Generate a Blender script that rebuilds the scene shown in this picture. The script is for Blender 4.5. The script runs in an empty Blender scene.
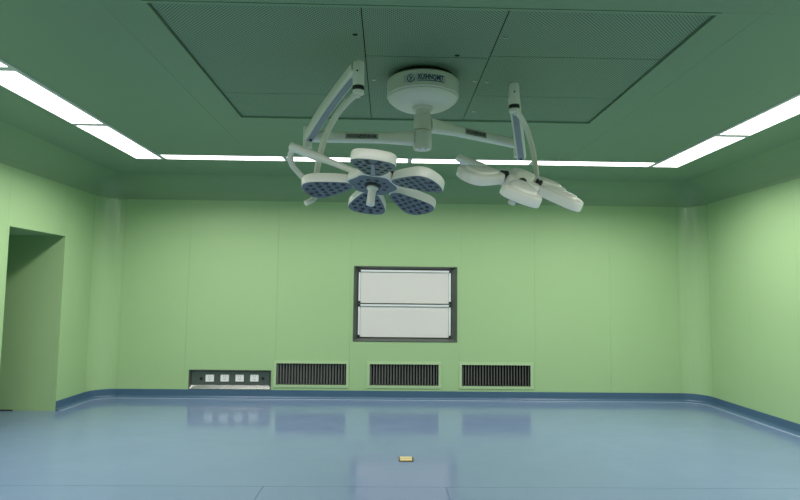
import bpy, bmesh, math, random
from mathutils import Vector, Matrix
random.seed(7)
SC = bpy.context.scene
COL = SC.collection

# ------------------------------------------------------------------ camera
F, PY, PITCH, YAW, ROLL, EYE = 559.94, 249.73, 0.0798, 0.0205, 0.0114, 1.43
cp, sp, cy, sy, cr, sr = (math.cos(PITCH), math.sin(PITCH), math.cos(YAW), math.sin(YAW), math.cos(ROLL), math.sin(ROLL))
FW = Vector((sy*cp, cy*cp, sp)); r0 = Vector((cy, -sy, 0)); u0 = r0.cross(FW)
RT = cr*r0 + sr*u0; UP = -sr*r0 + cr*u0
cam_d = bpy.data.cameras.new('camera'); cam = bpy.data.objects.new('camera', cam_d); COL.objects.link(cam)
cam_d.sensor_fit = 'HORIZONTAL'; cam_d.sensor_width = 36.0; cam_d.lens = F*36.0/800.0; cam_d.clip_start = 0.02
cam.matrix_world = Matrix(((RT.x, UP.x, -FW.x, 0), (RT.y, UP.y, -FW.y, 0), (RT.z, UP.z, -FW.z, EYE), (0, 0, 0, 1)))
SC.camera = cam

def at(u, v, Y):
    """world point on the sight line of a photo pixel, at depth Y (chosen from what the thing hangs on)"""
    d = FW*F + RT*(u-400) - UP*(v-PY)
    return Vector((0, 0, EYE)) + d*(Y/d.y)

# ------------------------------------------------------------------ world, exposure (the room is lit by its ceiling panels)
w = bpy.data.worlds.new('world'); SC.world = w; w.use_nodes = True
w.node_tree.nodes['Background'].inputs[0].default_value = (0.02, 0.02, 0.02, 1)
w.node_tree.nodes['Background'].inputs[1].default_value = 0.0
SC.view_settings.view_transform = 'Standard'; SC.view_settings.look = 'None'
SC.view_settings.gamma = 1.0; SC.view_settings.exposure = 0.0
SC.view_settings.use_curve_mapping = False
PANEL_LIGHT = 4.0      # radiance of a lit diffuser
PANEL_WATT = 65.0      # watts for each square metre of panel, beamed downward by the prismatic cover
PANEL_SPREAD = math.radians(152)

# ------------------------------------------------------------------ materials
def mat(name, col, rough=0.5, metal=0.0, spec=0.5, noise=0.0, nscale=8.0, emit=None, estr=0.0, bump=0.0, bscale=60.0, rvar=0.0, coat=0.0):
    m = bpy.data.materials.new(name); m.use_nodes = True
    nt = m.node_tree; b = nt.nodes['Principled BSDF']
    b.inputs['Base Color'].default_value = (*col, 1); b.inputs['Roughness'].default_value = rough
    b.inputs['Metallic'].default_value = metal; b.inputs['Specular IOR Level'].default_value = spec
    if coat: b.inputs['Coat Weight'].default_value = coat; b.inputs['Coat Roughness'].default_value = 0.15
    if emit: b.inputs['Emission Color'].default_value = (*emit, 1); b.inputs['Emission Strength'].default_value = estr
    if noise or bump or rvar:
        tc = nt.nodes.new('ShaderNodeTexCoord')
        geo = nt.nodes.new('ShaderNodeNewGeometry')
        n = nt.nodes.new('ShaderNodeTexNoise'); n.inputs['Scale'].default_value = nscale; n.inputs['Detail'].default_value = 5
        nt.links.new(geo.outputs['Position'], n.inputs['Vector'])
        if noise:
            mx = nt.nodes.new('ShaderNodeMix'); mx.data_type = 'RGBA'
            mx.inputs[6].default_value = (*[c*(1-noise) for c in col], 1); mx.inputs[7].default_value = (*[min(1, c*(1+noise)) for c in col], 1)
            nt.links.new(n.outputs['Fac'], mx.inputs[0]); nt.links.new(mx.outputs[2], b.inputs['Base Color'])
        if rvar:
            mr = nt.nodes.new('ShaderNodeMapRange'); mr.inputs[1].default_value = 0.3; mr.inputs[2].default_value = 0.7
            mr.inputs[3].default_value = rough-rvar; mr.inputs[4].default_value = rough+rvar
            nt.links.new(n.outputs['Fac'], mr.inputs[0]); nt.links.new(mr.outputs[0], b.inputs['Roughness'])
        if bump:
            n2 = nt.nodes.new('ShaderNodeTexNoise'); n2.inputs['Scale'].default_value = bscale
            nt.links.new(geo.outputs['Position'], n2.inputs['Vector'])
            bp = nt.nodes.new('ShaderNodeBump'); bp.inputs['Strength'].default_value = bump; bp.inputs['Distance'].default_value = 0.002
            nt.links.new(n2.outputs['Fac'], bp.inputs['Height']); nt.links.new(bp.outputs[0], b.inputs['Normal'])
    return m

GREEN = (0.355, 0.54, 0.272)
CEIL_GREEN_SHADED = (0.222, 0.345, 0.218)  # wall green with the ceiling's shade put into the colour
COVE_GREEN_SHADED = (0.26, 0.40, 0.225)  # wall green partly darkened, painting the shade of the upper wall
M = dict(
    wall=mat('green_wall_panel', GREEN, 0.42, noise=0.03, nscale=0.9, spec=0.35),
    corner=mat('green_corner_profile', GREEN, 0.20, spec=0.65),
    ceil=mat('shaded_green_ceiling_panel', CEIL_GREEN_SHADED, 0.5, noise=0.03, nscale=0.8, spec=0.3),
    cove=mat('shaded_green_cove_profile', COVE_GREEN_SHADED, 0.45, spec=0.35),
    grille=mat('pale_green_grille_frame', (0.41, 0.585, 0.325), 0.4),
    canopy=mat('lower_white_canopy', (0.66, 0.68, 0.61), 0.3, noise=0.02, nscale=6),  # lamp white set lower than on the heads
    head=mat('front_lit_white_head', (0.93, 0.92, 0.86), 0.30, noise=0.01, nscale=6),  # front light on the lamp heads put into a raised white
    joint=mat('joint_sealant', (0.22, 0.34, 0.17), 0.8),
    base=mat('blue_vinyl_skirting', (0.058, 0.122, 0.205), 0.32, noise=0.08, nscale=5),
    footband=mat('pale_blue_foot_band', (0.34, 0.42, 0.54), 0.2),
    seam=mat('blue_weld_seam', (0.17, 0.26, 0.35), 0.5),
    steel=mat('brushed_steel', (0.66, 0.67, 0.65), 0.25, metal=0.9, noise=0.06, nscale=30),
    dsteel=mat('dark_brushed_steel', (0.15, 0.17, 0.155), 0.38, metal=0.75, noise=0.08, nscale=30),
    black=mat('black_plastic', (0.012, 0.012, 0.012), 0.5),
    void=mat('dark_duct', (0.006, 0.008, 0.007), 0.9),
    blade=mat('grey_blade_aluminium', (0.24, 0.25, 0.24), 0.45, metal=0.2),
    film=mat('white_viewer_screen', (0.69, 0.685, 0.65), 0.35, noise=0.01, nscale=3),
    filmtrim=mat('pale_viewer_trim', (0.74, 0.78, 0.78), 0.3),
    white=mat('white_lamp_paint', (0.80, 0.80, 0.73), 0.32, noise=0.02, nscale=6),
    plastic=mat('white_socket_plastic', (0.82, 0.83, 0.80), 0.35),
    slot=mat('grey_socket_slots', (0.35, 0.36, 0.35), 0.6),
    greyc=mat('blue_grey_cover', (0.31, 0.355, 0.38), 0.4),
    led=mat('blue_grey_led_panel', (0.125, 0.165, 0.185), 0.3),
    lens=mat('dark_led_lens', (0.010, 0.015, 0.03), 0.12),
    hinge=mat('dark_hinge_rubber', (0.02, 0.02, 0.02), 0.45),
    decal=mat('grey_decal', (0.30, 0.32, 0.30), 0.5),
    decalp=mat('pale_blue_decal', (0.52, 0.57, 0.56), 0.5),
    ink=mat('navy_ink', (0.01, 0.02, 0.10), 0.5),
    inkb=mat('black_ink', (0.01, 0.012, 0.01), 0.5),
    alu=mat('grey_light_frame', (0.62, 0.66, 0.63), 0.4),
    diff=mat('lit_diffuser', (0.9, 0.9, 0.9), 0.5, emit=(1.0, 0.95, 0.93), estr=PANEL_LIGHT),
    brass=mat('brass', (0.85, 0.70, 0.33), 0.28, metal=0.35, noise=0.08, nscale=60),
    brassd=mat('dark_brass_rim', (0.10, 0.08, 0.05), 0.5, metal=0.5),
)

def floor_material():
    m = bpy.data.materials.new('blue_vinyl_floor'); m.use_nodes = True
    nt = m.node_tree; b = nt.nodes['Principled BSDF']; L = nt.links.new
    geo = nt.nodes.new('ShaderNodeNewGeometry')
    n1 = nt.nodes.new('ShaderNodeTexNoise'); n1.inputs['Scale'].default_value = 1.3; n1.inputs['Detail'].default_value = 6; n1.inputs['Roughness'].default_value = 0.6
    n2 = nt.nodes.new('ShaderNodeTexNoise'); n2.inputs['Scale'].default_value = 90; n2.inputs['Detail'].default_value = 3
    mp = nt.nodes.new('ShaderNodeMapping'); mp.inputs['Scale'].default_value = (1.2, 3.2, 1)
    n3 = nt.nodes.new('ShaderNodeTexNoise'); n3.inputs['Scale'].default_value = 1.6; n3.inputs['Detail'].default_value = 7; n3.inputs['Distortion'].default_value = 1.2
    for n in (n1, n2): L(geo.outputs['Position'], n.inputs['Vector'])
    L(geo.outputs['Position'], mp.inputs['Vector']); L(mp.outputs[0], n3.inputs['Vector'])
    mx = nt.nodes.new('ShaderNodeMix'); mx.data_type = 'RGBA'
    mx.inputs[6].default_value = (0.136, 0.203, 0.322, 1); mx.inputs[7].default_value = (0.164, 0.236, 0.362, 1)
    L(n1.outputs['Fac'], mx.inputs[0])
    mx2 = nt.nodes.new('ShaderNodeMix'); mx2.data_type = 'RGBA'; mx2.blend_type = 'MULTIPLY'; mx2.inputs[0].default_value = 0.25
    L(mx.outputs[2], mx2.inputs[6]); L(n2.outputs['Color'], mx2.inputs[7]); L(mx.outputs[2], b.inputs['Base Color'])
    mr = nt.nodes.new('ShaderNodeMapRange'); mr.inputs[1].default_value = 0.35; mr.inputs[2].default_value = 0.68
    mr.inputs[3].default_value = 0.08; mr.inputs[4].default_value = 0.22
    L(n3.outputs['Fac'], mr.inputs[0]); L(mr.outputs[0], b.inputs['Roughness'])
    b.inputs['Specular IOR Level'].default_value = 0.5
    bp = nt.nodes.new('ShaderNodeBump'); bp.inputs['Strength'].default_value = 0.085; bp.inputs['Distance'].default_value = 0.01
    n4 = nt.nodes.new('ShaderNodeTexNoise'); n4.inputs['Scale'].default_value = 3.5; n4.inputs['Detail'].default_value = 4; n4.inputs['Distortion'].default_value = 0.8
    L(mp.outputs[0], n4.inputs['Vector'])
    ad = nt.nodes.new('ShaderNodeMath'); ad.operation = 'MULTIPLY_ADD'; ad.inputs[1].default_value = 0.35
    L(n4.outputs['Fac'], ad.inputs[0]); L(n3.outputs['Fac'], ad.inputs[2]); L(ad.outputs[0], bp.inputs['Height']); L(bp.outputs[0], b.inputs['Normal'])
    return m
M['floor'] = floor_material()

def perforated_material():
    m = bpy.data.materials.new('green_perforated_sheet'); m.use_nodes = True
    nt = m.node_tree; b = nt.nodes['Principled BSDF']; L = nt.links.new
    geo = nt.nodes.new('ShaderNodeNewGeometry')
    mp = nt.nodes.new('ShaderNodeMapping'); mp.inputs['Scale'].default_value = (62, 62, 0); mp.inputs['Rotation'].default_value = (0, 0, math.radians(45))
    v = nt.nodes.new('ShaderNodeTexVoronoi'); v.inputs['Randomness'].default_value = 0.0; v.inputs['Scale'].default_value = 1.0
    mr = nt.nodes.new('ShaderNodeMapRange'); mr.inputs[1].default_value = 0.26; mr.inputs[2].default_value = 0.36
    mx = nt.nodes.new('ShaderNodeMix'); mx.data_type = 'RGBA'
    mx.inputs[6].default_value = (0.025, 0.045, 0.035, 1); mx.inputs[7].default_value = (0.235, 0.37, 0.24, 1)
    L(geo.outputs['Position'], mp.inputs['Vector']); L(mp.outputs[0], v.inputs['Vector']); L(v.outputs['Distance'], mr.inputs[0])
    L(mr.outputs[0], mx.inputs[0]); L(mx.outputs[2], b.inputs['Base Color']); b.inputs['Roughness'].default_value = 0.55
    return m
M['perf'] = perforated_material()

# ------------------------------------------------------------------ mesh helpers
def mk_mesh(name, vs, fs, m, smooth=None):
    me = bpy.data.meshes.new(name); me.from_pydata([tuple(v) for v in vs], [], fs)
    bm = bmesh.new(); bm.from_mesh(me); bmesh.ops.recalc_face_normals(bm, faces=bm.faces); bm.to_mesh(me); bm.free()
    if smooth is not None:
        for p in me.polygons: p.use_smooth = True
        me.set_sharp_from_angle(angle=math.radians(smooth))
    me.materials.append(M[m] if isinstance(m, str) else m)
    return me
def wloc(o):
    v = Vector((0, 0, 0))
    while o is not None: v += o.location; o = o.parent
    return v
def link(name, me, parent=None, loc=(0, 0, 0)):
    o = bpy.data.objects.new(name, me); COL.objects.link(o); o.parent = parent; o.location = loc
    return o
class G:
    """collects shapes in world (or local) coordinates into one mesh"""
    def __init__(s): s.v = []; s.f = []
    def add(s, vs, fs):
        k = len(s.v); s.v += [Vector(v) for v in vs]; s.f += [tuple(i+k for i in f) for f in fs]; return s
    def box(s, x0, x1, y0, y1, z0, z1):
        return s.add([(x0,y0,z0),(x1,y0,z0),(x1,y1,z0),(x0,y1,z0),(x0,y0,z1),(x1,y0,z1),(x1,y1,z1),(x0,y1,z1)],
                     [(0,3,2,1),(4,5,6,7),(0,1,5,4),(1,2,6,5),(2,3,7,6),(3,0,4,7)])
    def loft(s, rings, closed=True, cap=True):
        n = len(rings[0]); vs = [p for r in rings for p in r]; fs = []
        for i in range(len(rings)-1):
            for j in range(n if closed else n-1):
                a, b = i*n+j, i*n+(j+1) % n
                fs.append((a, b, b+n, a+n))
        if cap and closed: fs += [tuple(range(n))[::-1], tuple(range((len(rings)-1)*n, len(rings)*n))]
        return s.add(vs, fs)
    def lathe(s, c, prof, n=48, axis=None, cap=True):
        """prof: (radius, height along axis)"""
        ax = Vector(axis).normalized() if axis is not None else Vector((0, 0, 1))
        e1 = ax.orthogonal().normalized(); e2 = ax.cross(e1); c = Vector(c)
        return s.loft([[c+ax*h+(e1*math.cos(2*math.pi*k/n)+e2*math.sin(2*math.pi*k/n))*max(r, 1e-4) for k in range(n)] for r, h in prof], cap=cap)
    def sweep(s, pts, rad, n=20, up=(0, 0, 1), power=2.0, cap=True):
        """rad: per point (half width, half height); power>2 gives a rounded rectangle"""
        rings = []
        for i, p in enumerate(pts):
            t = (pts[min(i+1, len(pts)-1)]-pts[max(i-1, 0)]).normalized()
            sd = t.cross(Vector(up)); sd = sd.normalized() if sd.length > 1e-4 else Vector((1, 0, 0)); uu = sd.cross(t)
            a, b = rad[i] if isinstance(rad[i], tuple) else (rad[i], rad[i]); ring = []
            for k in range(n):
                th = 2*math.pi*(k+0.5)/n; c, q = math.cos(th), math.sin(th)
                ring.append(p+sd*a*math.copysign(abs(c)**(2/power), c)+uu*b*math.copysign(abs(q)**(2/power), q))
            rings.append(ring)
        return s.loft(rings, cap=cap)
    def build(s, name, m, parent=None, smooth=None):
        o = wloc(parent)
        return link(name, mk_mesh(name, [v-o for v in s.v], s.f, m, smooth), parent)
def catmull(P, k=8):
    out = []; P = [P[0]*2-P[1]]+list(P)+[P[-1]*2-P[-2]]
    for i in range(1, len(P)-2):
        a, b, c, d = P[i-1:i+3]
        for j in range(k):
            t = j/k
            out.append(0.5*((2*b)+(c-a)*t+(2*a-5*b+4*c-d)*t*t+(3*b-a-3*c+d)*t**3))
    return out+[P[-2]]
def chaikin(P, it=2):
    for _ in range(it):
        P = [q for i in range(len(P)) for q in (P[i].lerp(P[(i+1) % len(P)], .25), P[i].lerp(P[(i+1) % len(P)], .75))]
    return P
def tag(o, label, cat, group=None):
    o['label'] = label; o['category'] = cat
    if group: o['group'] = group
    return o
def struct(o, label=None):
    o['kind'] = 'structure'
    if label: o['label'] = label
    return o
def thing(name, label, cat, loc, group=None):
    o = bpy.data.objects.new(name, None); COL.objects.link(o); o.location = loc; o.empty_display_size = 0.1
    return tag(o, label, cat, group)

# ------------------------------------------------------------------ the room
D, XL, XR, YF, ZC, R = 7.813, -3.954, 4.369, -0.9, 3.013, 0.295
ZJ = ZC-R; BB = 0.115; GAP = 0.0016; TH = 0.05
DY0, DY1, DZ = 5.888, 6.900, 2.098            # doorway in the left wall
# floor with its vinyl sheets
fl = struct(G().box(XL-1.9, XR+0.1, YF-0.1, D+0.1, -0.08, -0.006).build('floor', 'seam'), 'glossy blue vinyl floor')
SX = [-3.0+0.105-0.02, -0.907, 0.452, 2.45]
SEAM_Y = 4.305
def sheet(x0, x1, y0, y1): G().box(x0+.002, x1-.002, y0+.002, y1-.002, -0.006, 0.0).build('vinyl_sheet', 'floor', fl)
sheet(XL-0.05, XR+0.05, SEAM_Y, D+0.05)
xs = [XL-0.05, -0.907, 0.452, XR+0.05]
for a, b in zip(xs, xs[1:]): sheet(a, b, YF-0.05, SEAM_Y)
sheet(XL-1.85, XL-0.05, DY0-0.3, DY1+0.3)

# flat panels on an axis plane: plane 'y' (back/front) or 'x' (left/right)
def slab_cells(g, xb, zb, holes, place, depth):
    """front face of a panel with rectangular holes plus its edge faces; place(x, d, z) -> world"""
    def solid(i, j): return 0 <= i < len(xb)-1 and 0 <= j < len(zb)-1 and (i, j) not in holes
    for i in range(len(xb)-1):
        for j in range(len(zb)-1):
            if not solid(i, j): continue
            x0, x1, z0, z1 = xb[i], xb[i+1], zb[j], zb[j+1]
            for d in (0, depth): g.add([place(x0,d,z0), place(x1,d,z0), place(x1,d,z1), place(x0,d,z1)], [(0,1,2,3)])
            for (di, dj, a, b) in ((-1,0,(x0,z0),(x0,z1)), (1,0,(x1,z0),(x1,z1)), (0,-1,(x0,z0),(x1,z0)), (0,1,(x0,z1),(x1,z1))):
                if not solid(i+di, j+dj):
                    g.add([place(a[0],0,a[1]), place(b[0],0,b[1]), place(b[0],depth,b[1]), place(a[0],depth,a[1])], [(0,1,2,3)])
def wall_panels(parent, cuts, z0, z1, holes, place):
    for a, b in zip(cuts, cuts[1:]):
        hs = [h for h in holes if h[0] < b-1e-3 and h[1] > a+1e-3]
        xb = sorted({a+GAP/2, b-GAP/2} | {min(max(q, a+GAP/2), b-GAP/2) for h in hs for q in h[:2]})
        zb = sorted({z0, z1} | {min(max(q, z0), z1) for h in hs for q in h[2:]})
        hc = {(i, j) for i in range(len(xb)-1) for j in range(len(zb)-1) for h in hs
              if h[0]-1e-4 <= (xb[i]+xb[i+1])/2 <= h[1]+1e-4 and h[2]-1e-4 <= (zb[j]+zb[j+1])/2 <= h[3]+1e-4}
        g = G(); slab_cells(g, xb, zb, hc, place, TH); g.build('wall_panel', 'wall', parent)

VIEW = (-0.470, 0.957, 0.788, 1.817)
SOCK = (-2.696, -1.590, 0.118, 0.374)
VENTS = [(-1.514, -0.559, 0.188, 0.476), (-0.237, 0.711, 0.188, 0.476), (1.032, 1.983, 0.188, 0.476)]
wb = struct(G().box(XL-0.1, XR+0.1, D+0.09, D+0.13, 0, ZC+0.05).build('wall_back', 'joint'), 'green panelled back wall')
wall_panels(wb, [XL+R, -2.76, -1.533, -0.52, 1.005, 2.052, 3.112, XR-R], 0.0, ZJ-GAP/2, [VIEW, SOCK]+VENTS, lambda x, d, z: (x, D+d, z))
wl = struct(G().box(XL-0.10, XL-TH-0.01, YF, DY0-0.02, 0, ZC+0.05).box(XL-0.10, XL-TH-0.01, DY1+0.02, D, 0, ZC+0.05).box(XL-0.10, XL-TH-0.01, DY0-0.02, DY1+0.02, DZ+0.02, ZC+0.05).build('wall_left', 'joint'), 'green panelled wall with an open doorway')
wall_panels(wl, [YF, 0.6, 1.66, 2.72, 3.78, 4.84, DY0-0.03, DY1+0.0, D-R], 0.0, ZJ-GAP/2, [(DY0, DY1, 0, DZ)], lambda x, d, z: (XL-d, x, z))
wr = struct(G().box(XR+TH+0.01, XR+0.10, YF, D, 0, ZC+0.05).build('wall_right', 'joint'), 'plain green panelled wall')
wall_panels(wr, [YF, 0.6, 1.66, 2.72, 3.78, 4.84, 5.90, 6.72, D-R], 0.0, ZJ-GAP/2, [], lambda x, d, z: (XR+d, x, z))
wf = struct(G().box(XL-0.1, XR+0.1, YF-0.1, YF-0.06, 0, ZC+0.05).build('wall_front', 'joint'), 'green wall behind the camera')
wall_panels(wf, [XL, -2.6, -1.53, -0.47, 0.957, 2.052, 3.112, XR], 0.0, ZC, [], lambda x, d, z: (x, YF-d, z))
# the recess behind the doorway
PX = XL-1.7
struct(G().box(PX, XL-TH-.001, DY1, DY1+0.08, 0, DZ+.3).build('wall_passage_far', 'wall'), 'green side wall inside the doorway recess')
struct(G().box(PX, XL-TH-.001, DY0-0.08, DY0, 0, DZ+.3).build('wall_passage_near', 'wall'))
struct(G().box(PX-0.08, PX, DY0-0.08, DY1+0.08, 0, DZ+.3).build('wall_passage_end', 'wall'))
struct(G().box(PX, XL-TH-.001, DY0, DY1, DZ, DZ+0.08).build('ceiling_passage', 'wall'))
# thin black strip where the passage wall meets the floor
struct(G().box(PX, XL-0.5, DY1-0.006, DY1, 0.0, 0.014).build('trim_9', 'black'))

# coves between wall and ceiling, rounded vertical corners, spherical corner pieces
NA = 12
def cove(name, a, b, place):
    rows = []
    for k in range(NA+1):
        th = math.pi/2*k/NA
        rows.append([place(a, R-R*math.cos(th), ZJ+R*math.sin(th)), place(b, R-R*math.cos(th), ZJ+R*math.sin(th))])
    g = G()
    for i in range(NA): g.add([rows[i][0], rows[i][1], rows[i+1][1], rows[i+1][0]], [(0,1,2,3)])
    # back of the profile
    g.add([place(a, -.04, ZJ), place(b, -.04, ZJ), place(b, -.04, ZC+.04), place(a, -.04, ZC+.04), place(b, R, ZC+.04), place(a, R, ZC+.04)], [(0,1,2,3), (3,2,4,5)])
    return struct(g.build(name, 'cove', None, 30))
cove('trim_1', XL+R, XR-R, lambda x, d, z: (x, D-d, z))
cove('trim_2', YF, D-R, lambda x, d, z: (XL+d, x, z))
cove('trim_3', YF, D-R, lambda x, d, z: (XR-d, x, z))
def corner(n, sx):
    cx, cyy = (XL+R, D-R) if sx < 0 else (XR-R, D-R)
    g = G(); P = [(cx+sx*R*math.cos(math.pi/2*k/NA), cyy+R*math.sin(math.pi/2*k/NA)) for k in range(NA+1)]
    for k in range(NA): g.add([(*P[k], 0), (*P[k+1], 0), (*P[k+1], ZJ-GAP), (*P[k], ZJ-GAP)], [(0,1,2,3)])
    struct(g.build('trim_%d' % n, 'corner', None, 30), 'rounded green corner profile')
    g = G(); rows = []
    for j in range(NA+1):
        ph = math.pi/2*j/NA
        rows.append([(cx+sx*R*math.cos(ph)*math.cos(math.pi/2*k/NA), cyy+R*math.cos(ph)*math.sin(math.pi/2*k/NA), ZJ+R*math.sin(ph)) for k in range(NA+1)])
    for j in range(NA):
        for k in range(NA): g.add([rows[j][k], rows[j][k+1], rows[j+1][k+1], rows[j+1][k]], [(0,1,2,3)])
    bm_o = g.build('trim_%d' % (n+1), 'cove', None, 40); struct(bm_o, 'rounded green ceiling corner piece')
    pts = [Vector((cx+sx*(R-.002)*math.cos(math.pi/2*k/NA), cyy+(R-.002)*math.sin(math.pi/2*k/NA), ZJ-.004)) for k in range(NA+1)]
    struct(G().sweep(pts, [0.006]*len(pts), 8).build('trim_%d' % (n+2), 'corner', None, 40))
corner(4, -1); corner(10, 1)

# blue skirting with a coved foot
prof = [(0.0, BB), (0.006, BB-0.002), (0.007, 0.045)]+[(0.042-0.035*math.cos(math.pi/2*k/5), 0.038-0.035*math.sin(math.pi/2*k/5)) for k in range(6)]+[(0.046, 0.0), (0.0, 0.0)]
def skirting(name, path):
    """path: list of ((x, y), inward normal)"""
    rings = [[Vector((x+nx*d, y+ny*d, z)) for d, z in prof] for (x, y), (nx, ny) in path]
    o = struct(G().loft(rings).build(name, 'base', None, 35))
    band = [(.044, .0005), (.046, .003), (.068, .0022), (.070, .0005)]  # pale blue band laid along the skirting foot
    G().loft([[Vector((x+nx*d, y+ny*d, z)) for d, z in band] for (x, y), (nx, ny) in path]).build('foot_band', 'footband', o)
    return o
e = 0.004
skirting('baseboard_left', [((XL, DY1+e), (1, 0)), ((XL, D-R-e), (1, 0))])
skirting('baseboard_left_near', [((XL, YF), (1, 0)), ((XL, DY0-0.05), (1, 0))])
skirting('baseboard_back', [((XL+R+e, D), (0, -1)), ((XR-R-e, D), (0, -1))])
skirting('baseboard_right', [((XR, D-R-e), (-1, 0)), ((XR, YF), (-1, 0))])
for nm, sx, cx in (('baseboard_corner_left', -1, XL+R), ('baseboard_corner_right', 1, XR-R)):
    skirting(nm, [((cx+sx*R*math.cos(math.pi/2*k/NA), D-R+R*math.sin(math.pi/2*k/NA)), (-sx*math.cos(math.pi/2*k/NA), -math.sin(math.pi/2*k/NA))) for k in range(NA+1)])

# ------------------------------------------------------------------ ceiling
FX0, FX1, FY0, FY1 = -1.347, 1.822, 2.984, 4.983      # laminar-flow field
SLO, SLI, SRI, SRO = -3.010, -2.672, 3.142, 3.490       # side light strips
SBF, SBB, SFB, SFF = 6.385, 6.606, 1.511, 1.29            # back and front light strips
ce = struct(G().box(XL-.1, XR+.1, YF-.1, D+.1, ZC+0.06, ZC+0.10).build('ceiling', 'joint'), 'green panelled ceiling with shade in its colour')
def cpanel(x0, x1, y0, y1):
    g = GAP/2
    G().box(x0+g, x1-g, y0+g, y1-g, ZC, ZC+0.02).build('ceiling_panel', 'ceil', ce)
CX = [(XL+R, SLO), (SLI, -1.60), (-1.60, 2.075), (2.075, SRI), (SRO, XR-R)]
CYS = [SFB, FY0-0.024, FY1+0.017, SBF]
for a, b in CX:
    outer = a < SLO-.01 or b > SRO+.01
    if outer:
        for y0, y1 in ((YF, 1.29), (1.29, 3.1), (3.1, 4.886), (4.886, SBB), (SBB, D-R)): cpanel(a, b, y0, y1)
    else:
        cpanel(a, b, YF, SFF); cpanel(a, b, SBB, D-R); cpanel(a, b, SFB, CYS[1]); cpanel(a, b, CYS[2], SBF)
        if a > -1.7 and a < 0:
            cpanel(a, FX0-0.017, CYS[1], CYS[2]); cpanel(FX1+0.017, b, CYS[1], CYS[2])
        else: cpanel(a, b, CYS[1], CYS[2])
for a, b in ((SLO, SLI), (SRI, SRO)): cpanel(a, b, YF, SFF); cpanel(a, b, SBB, D-R)

# laminar-flow air field: perforated sheets in a frame
af = thing('air_diffuser', 'large green perforated laminar airflow panel in the ceiling', 'air diffuser', ((FX0+FX1)/2, (FY0+FY1)/2, ZC))
g = G()
for (x0, x1, y0, y1) in ((FX0-.015, FX1+.015, FY0-.022, FY0), (FX0-.015, FX1+.015, FY1, FY1+.015), (FX0-.015, FX0, FY0, FY1), (FX1, FX1+.015, FY0, FY1)):
    g.box(x0, x1, y0, y1, ZC-0.003, ZC+0.03)
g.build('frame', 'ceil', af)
G().box(FX0, FX1, FY0, FY1, ZC+0.035, ZC+0.045).build('plenum', 'void', af)
JX1, JX2 = -0.172, 0.660
cells = [(FX0, JX1, FY0, 4.39), (FX0, JX1, 4.39, FY1), (JX1, JX2, FY0, 3.645), (JX1, JX2, 3.645, FY1),
         (JX2, FX1, FY0, 3.61), (JX2, FX1, 3.61, 4.36), (JX2, FX1, 4.36, FY1)]
for x0, x1, y0, y1 in cells:
    m = [0.010 if abs(x0-FX0) < 1e-6 else .004, 0.010 if abs(x1-FX1) < 1e-6 else .003, 0.010 if abs(y0-FY0) < 1e-6 else .003, 0.006 if abs(y1-FY1) < 1e-6 else .003]
    G().box(x0+m[0], x1-m[1], y0+m[2], y1-m[3], ZC+0.012, ZC+0.018).build('perforated_sheet', 'perf', af)
def on_ceiling(u, v):
    d = FW*F + RT*(u-400) - UP*(v-PY); return Vector((0, 0, EYE)) + d*((ZC+.012-EYE)/d.z)
for u, v, mm in ((374, 79.5, 'white'), (474.5, 80.5, 'white'), (487, 81.5, 'white'), (474, 111, 'white'), (457, 55, 'black'), (355, 34, 'black'), (505.5, 37, 'steel')):
    q = on_ceiling(u, v); gg = G().box(q.x-.014, q.x+.014, q.y-.007, q.y+.007, ZC+0.006, ZC+0.012); gg.box(q.x-.006, q.x+.006, q.y-.004, q.y+.004, ZC+0.003, ZC+0.006)
    gg.build('latch', mm, af)

# ceiling lights: frame and lit diffuser, one object for each panel
def light(x0, x1, y0, y1, label, fr):
    t = thing('ceiling_light', label, 'ceiling light', ((x0+x1)/2, (y0+y1)/2, ZC), 'lit strip panels in the ceiling')
    g = G(); fx0, fx1, fy0, fy1 = fr
    for q in ((x0, x1, y0, y0+fy0), (x0, x1, y1-fy1, y1), (x0, x0+fx0, y0+fy0, y1-fy1), (x1-fx1, x1, y0+fy0, y1-fy1)): g.box(*q, ZC-0.008, ZC+0.045)
    g.build('frame', 'alu', t)
    G().box(x0+fx0, x1-fx1, y0+fy0, y1-fy1, ZC-0.004, ZC+0.010).build('diffuser', 'diff', t)
    ld = bpy.data.lights.new('panel_light', 'AREA'); ld.shape = 'RECTANGLE'; ld.size = x1-x0-fx0-fx1; ld.size_y = y1-y0-fy0-fy1
    ld.energy = PANEL_WATT*ld.size*ld.size_y; ld.color = (1.0, 0.95, 0.93); ld.spread = PANEL_SPREAD
    lo = bpy.data.objects.new('panel_light', ld); COL.objects.link(lo); lo.parent = t; lo.location = ((x0+fx0+x1-fx1)/2-(x0+x1)/2, (y0+fy0+y1-fy1)/2-(y0+y1)/2, -0.009)
ORD = ['first', 'second', 'third', 'fourth']
SIDEY = [SBB, 5.27, 3.945, 2.62, SFF]
for i in range(4):
    light(SLO, SLI, SIDEY[i+1], SIDEY[i], '%s white light panel from the film viewer wall in the row beside the doorway wall' % ORD[i], (.008, .036, .036, .036 if i else .006))
    light(SRI, SRO, SIDEY[i+1], SIDEY[i], '%s white light panel from the film viewer wall in the row beside the plain wall' % ORD[i], (.036, .008, .036, .036 if i else .006))
st = (SRI-SLI)/4
for i in range(4):
    light(SLI+st*i, SLI+st*(i+1), SBF, SBB, '%s white light panel from the doorway side in the row along the film viewer wall' % ORD[i], (.026, .026, .018, .006))
    light(SLI+st*i, SLI+st*(i+1), SFF, SFB, '%s white light panel from the doorway side in the row opposite the film viewer wall' % ORD[i], (.016, .016, .006, .018))

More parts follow.
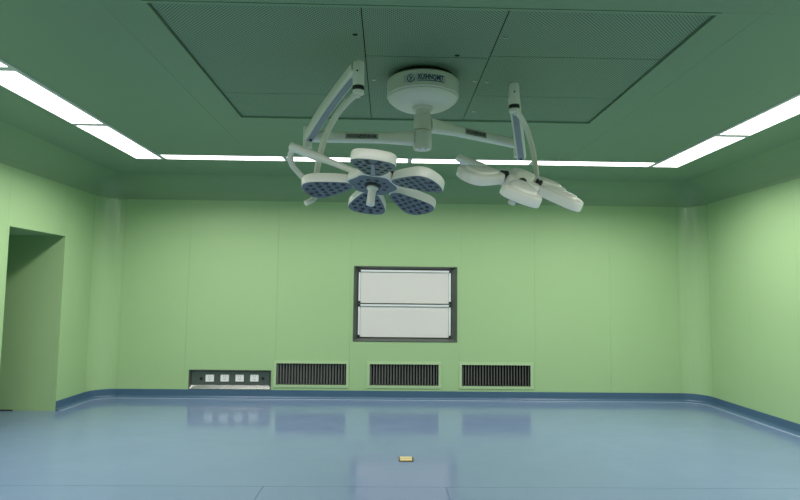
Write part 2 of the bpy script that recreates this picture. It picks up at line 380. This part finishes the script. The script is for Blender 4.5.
# ------------------------------------------------------------------ film viewer
x0, x1, z0, z1 = VIEW
fv = thing('film_viewer', 'steel framed x-ray film viewer with two white screens in the green wall', 'film viewer', ((x0+x1)/2, D, z0))
def ring4(g, o, i, yo, yi):
    """sloping frame from outer rect o at depth yo to inner rect i at depth yi"""
    A = [(o[0], yo, o[2]), (o[1], yo, o[2]), (o[1], yo, o[3]), (o[0], yo, o[3])]; B = [(i[0], yi, i[2]), (i[1], yi, i[2]), (i[1], yi, i[3]), (i[0], yi, i[3])]
    for k in range(4): g.add([A[k], A[(k+1) % 4], B[(k+1) % 4], B[k]], [(0,1,2,3)])
O = (x0+.002, x1-.002, z0+.002, z1-.002); O2 = (x0-.008, x1+.008, z0-.008, z1+.008); I = (x0+.056, x1-.076, z0+.050, z1-.040)
g = G(); ring4(g, O2, O2, D-.001, D-.004); ring4(g, O2, O, D-.004, D-.004); ring4(g, O, I, D-.004, D+.058)
g.add([(I[0], D+.0585, I[2]), (I[1], D+.0585, I[2]), (I[1], D+.0585, I[3]), (I[0], D+.0585, I[3])], [(0,1,2,3)])
g.build('frame', 'dsteel', fv)
mid = (I[2]+I[3])/2-.005
for a, b in ((mid+.005, I[3]), (I[2], mid-.003)):
    s = G().box(I[0]+.032, I[1]-.032, D+.038, D+.050, a+.004, b-.034).build('screen', 'film', fv)
    G().box(I[0]+.028, I[1]-.028, D+.024, D+.045, b-.030, b-.004).build('clip_bar', 'filmtrim', s)
    for xa, xb in ((I[0]+.003, I[0]+.028), (I[1]-.028, I[1]-.003)):
        G().box(xa, xb, D+.030, D+.050, a+.004, b-.004).build('side_trim', 'filmtrim', s)
        for zz in (a+.004, b-.034): G().box(xa, xb+.004, D+.020, D+.030, zz, zz+.028).build('corner_clip', 'black', s)
G().box(I[0], I[1], D+.022, D+.056, mid-.006, mid+.006).build('middle_bar', 'dsteel', fv)

# ------------------------------------------------------------------ socket box
x0, x1, z0, z1 = SOCK
sb = thing('socket_panel', 'steel wall box with four white sockets just above the blue skirting', 'socket panel', ((x0+x1)/2, D, z0))
g = G(); O2 = (x0-.006, x1+.006, z0, z1+.006); O = (x0+.004, x1-.004, z0+.004, z1-.004); I = (x0+.024, x1-.024, z0+.05, z1-.022)
ring4(g, O2, O2, D-.001, D-.005); ring4(g, O2, O, D-.005, D-.005)
A = [(O[0], D-.005, O[2]), (O[1], D-.005, O[2]), (O[1], D-.005, O[3]), (O[0], D-.005, O[3])]; B = [(I[0], D+.04, I[2]), (I[1], D+.04, I[2]), (I[1], D+.04, I[3]), (I[0], D+.04, I[3])]
for k in (1, 2, 3): g.add([A[k], A[(k+1) % 4], B[(k+1) % 4], B[k]], [(0,1,2,3)])
g.build('frame', 'dsteel', sb)
G().add([A[0], A[1], B[1], B[0]], [(0,1,2,3)]).build('bottom_ledge', 'steel', sb)  # brighter steel puts the slope's reflection into its colour
G().box(I[0], I[1], D+.040, D+.046, I[2], I[3]).build('back_plate', 'dsteel', sb)
for u in (209.0, 224.0, 239.0, 253.8):
    q = at(u, 378.2, D); g = G().box(q.x-.056, q.x+.056, D+.030, D+.041, q.z-.046, q.z+.046)
    so = g.build('socket', 'plastic', sb)
    h = G()
    for dx, dz, wx, wz in ((-.014, .018, .003, .010), (.014, .018, .003, .010), (0, -.012, .003, .009), (-.014, -.018, .006, .003), (.014, -.018, .006, .003)):
        h.box(q.x+dx-wx, q.x+dx+wx, D+.0295, D+.0305, q.z+dz-wz, q.z+dz+wz)
    h.build('slots', 'slot', so)
for u in (200.3, 262.2):
    q = at(u, 378.6, D); G().lathe((q.x, D+.040, q.z), [(.022, 0), (.022, .008), (.014, .010), (.014, .004)], 16, (0, -1, 0)).build('earth_terminal', 'black', sb)

# ------------------------------------------------------------------ return-air grilles
blade_me = None
def grille(v, label):
    global blade_me
    x0, x1, z0, z1 = v
    t = thing('air_grille', label, 'air vent', ((x0+x1)/2, D, z0), 'return air grilles along the skirting')
    b = 0.038; g = G(); O = (x0-b, x1+b, z0-b, z1+b)
    ring4(g, O, O, D-.0005, D-.008); ring4(g, O, (x0, x1, z0, z1), D-.008, D-.010); ring4(g, (x0, x1, z0, z1), (x0, x1, z0, z1), D-.010, D+.06)
    g.build('frame', 'grille', t)
    G().box(x0, x1, D+.062, D+.068, z0, z1).build('duct_back', 'void', t)
    n = 24; stp = (x1-x0)/n
    if blade_me is None:
        bg = G(); H = (z1-z0)/2-.002; c, s = math.cos(math.radians(64)), math.sin(math.radians(64))
        pr = [(-.022, -.0012), (.0, -.004), (.022, -.0012), (.022, .0012), (0, -.0012), (-.022, .0012)]
        bg.loft([[Vector((p*c-q*s, p*s+q*c, zz)) for p, q in pr] for zz in (-H, H)])
        blade_me = mk_mesh('blade', bg.v, bg.f, 'blade')
    for i in range(n):
        link('blade', blade_me, t, (x0+stp*(i+.5)-(x0+x1)/2, .022, (z1-z0)/2))
grille(VENTS[0], 'black bladed air grille next to the steel socket panel')
grille(VENTS[1], 'black bladed air grille directly below the film viewer')
grille(VENTS[2], 'black bladed air grille farthest from the socket panel')

# ------------------------------------------------------------------ brass floor box
c = Vector((0.176, 5.0, 0.0))
fb = thing('floor_outlet', 'small square brass floor outlet cover in the blue floor', 'floor outlet', c)
G().box(c.x-.064, c.x+.064, c.y-.064, c.y+.064, 0.0002, 0.004).build('flange', 'brassd', fb)
l = G().box(c.x-.052, c.x+.052, c.y-.054, c.y+.054, 0.004, 0.011).build('lid', 'brass', fb)
G().box(c.x-.05, c.x+.05, c.y-.01, c.y-.006, 0.011, 0.0118).build('lid_ridge', 'brassd', l)
G().box(c.x+.054, c.x+.062, c.y-.03, c.y+.03, 0.004, 0.016).build('latch', 'brassd', fb)

# ------------------------------------------------------------------ surgical light
LX, LY = 0.236, 4.0
cm = thing('lamp_mount', 'round white ceiling canopy and column carrying both surgical light arms', 'lamp mount', (LX, LY, ZC))
G().lathe((LX, LY, 0), [(.22, ZC+.012), (.22, 2.985)], 48).build('mounting_ring', 'void', cm, 30)
G().lathe((LX, LY, 0), [(.20, 2.988), (.256, 2.987), (.263, 2.979), (.263, 2.872), (.255, 2.864), (.10, 2.864)], 64).build('canopy', 'canopy', cm, 35)
G().lathe((LX, LY, 0), [(.10, 2.866), (.249, 2.866), (.254, 2.858), (.252, 2.852), (.215, 2.820), (.185, 2.804), (.15, 2.797), (.07, 2.797)], 64).build('lower_bowl', 'white', cm, 40)  # lighter white than the canopy stands in for floor bounce
G().lathe((LX, LY, 0), [(.075, 2.7975), (.075, 2.780), (.055, 2.776), (.055, 2.738)], 40).build('neck', 'canopy', cm, 35)
G().lathe((LX, LY, 0), [(.058, 2.738), (.064, 2.734), (.064, 2.630), (.058, 2.626)], 40).build('upper_collar', 'canopy', cm, 35)
G().lathe((LX, LY, 0), [(.058, 2.622), (.067, 2.616), (.067, 2.496), (.060, 2.484), (.03, 2.482)], 40).build('lower_collar', 'canopy', cm, 35)
for dx in (-.02, .022): G().lathe((LX+dx, LY-.035, 2.4815), [(.006, 0), (.006, -.004)], 12).build('bolt', 'slot', cm)

# lettering: text curves turned into thin meshes
def text_mesh(body, size, bold=0.0):
    cu = bpy.data.curves.new('text', 'FONT'); cu.body = body; cu.size = size; cu.align_x = 'CENTER'; cu.align_y = 'CENTER'; cu.offset = bold; cu.resolution_u = 2
    o = bpy.data.objects.new('text', cu); COL.objects.link(o); bpy.context.view_layer.update()
    me = bpy.data.meshes.new_from_object(o.evaluated_get(bpy.context.evaluated_depsgraph_get()))
    bpy.data.objects.remove(o); bpy.data.curves.remove(cu)
    vs = [v.co.copy() for v in me.vertices]; fs = [tuple(p.vertices) for p in me.polygons]; bpy.data.meshes.remove(me)
    return vs, fs
def bent(x, z, rr): a = x/rr; return Vector((LX+rr*math.sin(a), LY-rr*math.cos(a), z))
g = G(); N = 16; rr = .2638; X0, X1, Z0, Z1 = -.155, .155, 2.893, 2.950
g.loft([[bent(X0+(X1-X0)*k/N, z, rr) for k in range(N+1)] for z in (Z0, Z1)], closed=False)
bn = g.build('badge', 'decalp', cm)
vs, fs = text_mesh('XUIHNQMJT', .050, .0018); g = G(); k = .19/max(v.x for v in vs)/2
g.add([bent(v.x*k+.042, 2.926+v.y, .2646) for v in vs], fs)
g.loft([[bent(-.05+.19*i/12, z, .2646) for i in range(13)] for z in (2.899, 2.904)], closed=False)
g.build('lettering', 'ink', bn)
g = G(); cxl = -.100
ring = lambda r: [bent(cxl+r*math.cos(2*math.pi*i/28), 2.922+r*math.sin(2*math.pi*i/28), .2646) for i in range(6, 29)]
A, B = ring(.029), ring(.023); g.loft([A, B], closed=False)
g.add([bent(cxl+a, 2.922+b, .2646) for a, b in ((-.012, .016), (-.006, .016), (.002, .002), (.012, .018), (.018, .018), (-.004, -.018), (-.012, -.018), (-.003, -.004))], [(0, 1, 2, 7), (2, 3, 4, 5, 6, 7)])
g.build('emblem', 'ink', bn)

# one petal of a lamp head (local frame: x outward from the hinge, z to the back of the head)
def petal_outline(s=1.0):
    P = [(-.005, .04), (.07, .078), (.17, .115), (.24, .133), (.293, .105), (.312, .03)]
    P = [Vector((x, -y, 0)) for x, y in P]+[Vector((x, y, 0)) for x, y in reversed(P)]
    c = Vector((.155, 0, 0)); return [c+(q-c)*s for q in chaikin(P, 2)]
def lvl(out, z): return [Vector((q.x, q.y, z)) for q in out]
def petal_meshes():
    g = G(); g.loft([lvl(petal_outline(.90), .004), lvl(petal_outline(.92), .0), lvl(petal_outline(.99), .001), lvl(petal_outline(1.0), .008), lvl(petal_outline(1.0), .046), lvl(petal_outline(.97), .058), lvl(petal_outline(.90), .064), lvl(petal_outline(.70), .066), lvl(petal_outline(.64), .078), lvl(petal_outline(.5), .083)])
    body = mk_mesh('petal', g.v, g.f, 'head', 35)
    g = G(); g.loft([lvl(petal_outline(.975), -.0012), lvl(petal_outline(.975), .002)]); pan = mk_mesh('led_panel', g.v, g.f, 'led')
    g = G()
    for x, ys in ((.045, (-.028, .028)), (.092, (-.052, 0, .052)), (.140, (-.072, -.024, .024, .072)), (.190, (-.092, -.046, 0, .046, .092)), (.240, (-.075, -.025, .025, .075)), (.278, (-.035, .035))):
        for y in ys: g.lathe((x, y, 0), [(.0145, -.001), (.0145, -.0035), (.009, -.005)], 10)
    lens = mk_mesh('led_lenses', g.v, g.f, 'lens')
    g = G().lathe((-.030, 0, .046), [(.014, -.002), (.030, 0), (.030, .016), (.024, .019), (.024, .023), (.030, .026), (.030, .042), (.014, .046)], 16, (1, 0, 0))
    hin = mk_mesh('hinge', g.v, g.f, 'hinge', 30)
    return body, pan, lens, hin
PB, PP, PL, PH = petal_meshes()

def lamp(name, label, path, hub, nrm, petals, spec):
    """path: arm points; hub: centre of the lit face; nrm: the way the light shines; petals: (azimuth deg, radius, hinge tilt deg)"""
    root = thing(name, label, 'surgical light', spec['root'])
    # extension arm
    a, b = spec['arm']
    k = 14; pts = [a.lerp(b, i/k) for i in range(k+1)]
    rad = [(.036+.010*max(0, 1-i/3), .038+.014*max(0, 1-i/4)) for i in range(k+1)]
    ea = G().sweep(pts, rad, 24, power=3.2).build('extension_arm', 'white', root, 40)
    dr = (b-a).normalized(); sd = dr.cross(Vector((0, 0, 1))).normalized()
    if sd.y > 0: sd = -sd
    if dr.x < 0: tx = -dr
    else: tx = dr
    # decal with lettering, on the side of the arm facing the room
    mp, hw, hh = spec['decal']; o = a.lerp(b, mp)+sd*.0372
    g = G().add([o-tx*hw-Vector((0, 0, hh)), o+tx*hw-Vector((0, 0, hh)), o+tx*hw+Vector((0, 0, hh)), o-tx*hw+Vector((0, 0, hh))], [(0, 1, 2, 3)])
    dc = g.build('decal', 'decal', ea)
    vs, fs = text_mesh('HOOS@ENKAR', hh*1.75, .0012); kk = hw*.9/max(v.x for v in vs)
    G().add([o+sd*.001+tx*v.x*kk+Vector((0, 0, v.y)) for v in vs], fs).build('lettering', 'inkb', ea)
    # end spindle
    s0, s1 = spec['spindle']
    G().lathe((b.x, b.y, 0), [(.026, s0), (.033, s0+.006), (.033, s1-.006), (.026, s1)], 28).build('spindle', 'white', root, 35)
    G().lathe((b.x, b.y-.032, b.z+.005), [(.007, 0), (.007, .004)], 10, (0, -1, 0)).build('spindle_bolt', 'black', root)
    # spring arm up to the knuckle
    p, q = spec['spring']; d = (q-p).normalized(); side = d.cross(Vector((0, 0, 1))).normalized(); upv = side.cross(d)
    n = 12; pts = [p.lerp(q, i/n)+upv*spec.get('bow', .02)*math.sin(math.pi*i/n) for i in range(n+1)]
    sa = G().sweep(pts, [(.036+.006*(i/n), .040) for i in range(n+1)], 24, power=4).build('spring_arm', 'white', root, 40)
    pts2 = [x-upv*.0385 for x in pts[0:-1]]
    G().sweep(pts2, [(.023, .006)]*len(pts2), 12, power=6).build('cover_strip', 'greyc', sa, 40)
    G().lathe(p-upv*.046+d*.02, [(.009, 0), (.009, -.006)], 10, upv).build('bolt', 'black', sa)
    # knuckle with its dark ring
    kx, ky, k0, k1 = spec['knuckle']
    kn = G().lathe((kx, ky, 0), [(.034, k0+.05), (.037, k0+.055), (.037, k1-.03), (.034, k1-.008), (.022, k1)], 32).build('knuckle', 'white', root, 35)
    G().lathe((kx, ky, 0), [(.0375, k0+.022), (.0375, k0+.050)], 32).build('ring', 'hinge', kn, 30)
    G().lathe((kx, ky, 0), [(.022, k0-.006), (.034, k0), (.037, k0+.006), (.037, k0+.022)], 32).build('swivel_cap', 'white', kn, 35)
    G().lathe((kx-.006, ky-.036, k1-.075), [(.006, 0), (.006, .003)], 8, (0, -1, 0)).build('bolt', 'black', kn)
    # yoke tubes
    yp = catmull(spec['yoke'], 8); m = len(yp)
    G().sweep(yp, [.0215 - .004*(i/m) for i in range(m)], 18, up=(.3, 1, .1)).build('yoke', 'white', root, 60)
    yp = catmull(spec['arc'], 8); m = len(yp)
    G().sweep(yp, [.0185]*m, 18, up=(.3, 1, .1)).build('yoke_arc', 'white', root, 60)
    ax0, ax1 = spec['axle']; dx = (ax1-ax0).normalized(); ln = (ax1-ax0).length
    G().lathe(ax0, [(.010, -.034), (.022, -.030), (.028, -.018), (.029, 0), (.029, ln*.42), (.027, ln*.45), (.0205, ln*.52), (.0195, ln)], 24, dx).build('axle', 'head', root, 35)
    # head frame
    nrm = nrm.normalized(); e1 = (Vector((1, 0, 0))-nrm*nrm.x).normalized(); e2 = nrm.cross(e1)
    if e2.y < 0: e2 = -e2
    zz = -nrm
    def frame(az, rad, tilt):
        x = e1*math.cos(az)+e2*math.sin(az); y = zz.cross(x)
        x2 = x*math.cos(tilt)+zz*math.sin(tilt); z2 = x2.cross(y)
        o = hub+x*rad-root.location
        return Matrix(((x2.x, y.x, z2.x, o.x), (x2.y, y.y, z2.y, o.y), (x2.z, y.z, z2.z, o.z), (0, 0, 0, 1)))
    # hub
    P = []
    azs = sorted(math.radians(p[0]) % (2*math.pi) for p in petals)
    azs = [v for i, az in enumerate(azs) for v in ([az, (az+azs[(i+1) % 5]+(2*math.pi if i == 4 else 0))/2] if (azs[(i+1) % 5]-az) % (2*math.pi) > 1.45 else [az])]
    for i, az in enumerate(azs):
        nx = azs[(i+1) % len(azs)]+(2*math.pi if i == len(azs)-1 else 0); md = (az+nx)/2
        P += [Vector((math.cos(az)*.142, math.sin(az)*.142, 0)), Vector((math.cos(md)*.172, math.sin(md)*.172, 0))]
    def ol(s): return [q*s for q in chaikin(P, 2)]
    W = lambda q, z: hub+e1*q.x+e2*q.y+zz*z
    lv = lambda s, z: [W(q, z) for q in ol(s)]
    hb = G().loft([lv(.9, .003), lv(.93, 0), lv(1, .006), lv(1, .045), lv(.95, .058), lv(.80, .066), lv(.56, .068), lv(.54, .096), lv(.44, .110), lv(.2, .116)]).build('hub', 'head', root, 35)
    G().loft([lv(.94, -.0015), lv(.94, .002)]).build('led_panel', 'led', hb)
    g = G()
    for i in range(10):
        a_ = 2*math.pi*i/10; g.lathe(W(Vector((math.cos(a_)*.085, math.sin(a_)*.085, 0)), 0), [(.012, .001), (.012, .0035), (.008, .005)], 10, nrm)
    ll = g.build('led_lenses', 'lens', hb); ll['kind'] = 'stuff'
    G().lathe(hub, [(.052, 0), (.052, .006), (.040, .012)], 28, nrm).build('handle_flange', 'hinge', hb, 30)
    G().lathe(hub, [(.034, .008), (.036, .020), (.030, .030), (.024, .036), (.026, .120), (.024, .130), (.012, .132)], 28, nrm).build('sterile_handle', 'head', root, 35)
    # petals
    for k, (az, rad, tl) in enumerate(petals):
        po = link('petal', PB, root); po.matrix_local = frame(math.radians(az), rad-.155, math.radians(tl))
        link('led_panel', PP, po); q = link('led_lenses', PL, po); q['kind'] = 'stuff'; hg = link('hinge', PH, po)
        if not spec.get('mid_strip'):
            if k in (2, 3): hg.scale = (.6, .6, .6)
            if k == 1: hg.location = (0, .012, .018)
        if k == 0 and spec.get('mid_strip'): link('grey_strip', mk_mesh('grey_strip', G().box(.03, .235, -.010, .010, -.006, -.001).v, G().box(.03, .235, -.010, .010, -.006, -.001).f, 'greyc'), po)  # raised blue-grey strip down the middle of the first petal
    return root

# first lamp, its lit face turned into the room
aA, aB = Vector((LX-.06, LY, 2.566)), Vector((-.597, LY, 2.566))
kA = at(358.5, 78, 3.45)
hubA = at(372.8, 185.2, 3.40)
nA = Vector((-.10, -.194, -.976))
lamp('surgical_lamp', 'white five petal surgical light with blue-grey lit face, below the printed canopy', None, hubA, nA,
     [(-88, .306, -7.2), (-29.6, .300, -8.2), (40, .311, -6.8), (97.4, .285, -6.8), (164.6, .295, -8.6)],
     dict(root=(LX, LY, 2.566), mid_strip=True, arm=(aA, aB), decal=(.49, .118, .019), spindle=(2.480, 2.640),
          spring=(Vector((-.590, 3.975, 2.560)), Vector((kA.x-.012, kA.y+.02, 2.862))), knuckle=(kA.x, kA.y, at(358, 94, 3.45).z, at(358, 61, 3.45).z),
          yoke=[at(359, 94, 3.45), at(352, 97, 3.46), at(337, 114, 3.50), at(325, 137, 3.56), at(319, 160, 3.61), at(316, 178, 3.63), at(317, 191, 3.63), at(313, 199, 3.61), at(305.5, 203, 3.58)],
          arc=[at(293.5, 148, 3.45), at(290.5, 155, 3.48), at(292, 164, 3.52), at(299, 173, 3.57), at(308, 182, 3.61), at(316, 190, 3.63)],
          axle=(at(294.5, 147.5, 3.44), at(357, 172, 3.42))))
# second lamp, its white back turned to the room
hubB = at(518.6, 186.3, 3.70)
nB = Vector((-.312, .375, -.873))
bA, bB = Vector((LX+.05, LY+.03, 2.676)), at(517.5, 143.6, 4.49)
bB.z = 2.676
kB = at(514.2, 98, 3.85)
lamp('surgical_lamp', 'white five petal surgical light tilted to show its plain back', None, hubB, nB,
     [(-101, .295, -7), (-22, .275, 0), (40, .29, 2), (82, .29, -6), (203, .307, -10)],
     dict(root=(LX, LY, 2.676), arm=(bA, bB), decal=(.47, .105, .022), spindle=(2.560, 2.740),
          spring=(at(521.5, 156, 4.42), Vector((kB.x, kB.y+.02, 2.860))), bow=0.0, knuckle=(kB.x, kB.y, at(514, 112, 3.85).z, at(514, 83, 3.85).z),
          yoke=[at(514.5, 112, 3.85), at(519, 114, 3.88), at(526, 127, 3.94), at(532, 146, 4.0), at(535.5, 165, 4.02), at(537.5, 184, 4.0), at(538, 192, 3.98)],
          arc=[at(461, 159, 3.87), at(462, 162, 3.93), at(468, 168, 4.0), at(490, 178, 4.06), at(515, 187, 4.06), at(537, 191, 3.98)],
          axle=(at(461, 158.5, 3.84), at(511, 178, 3.80))))
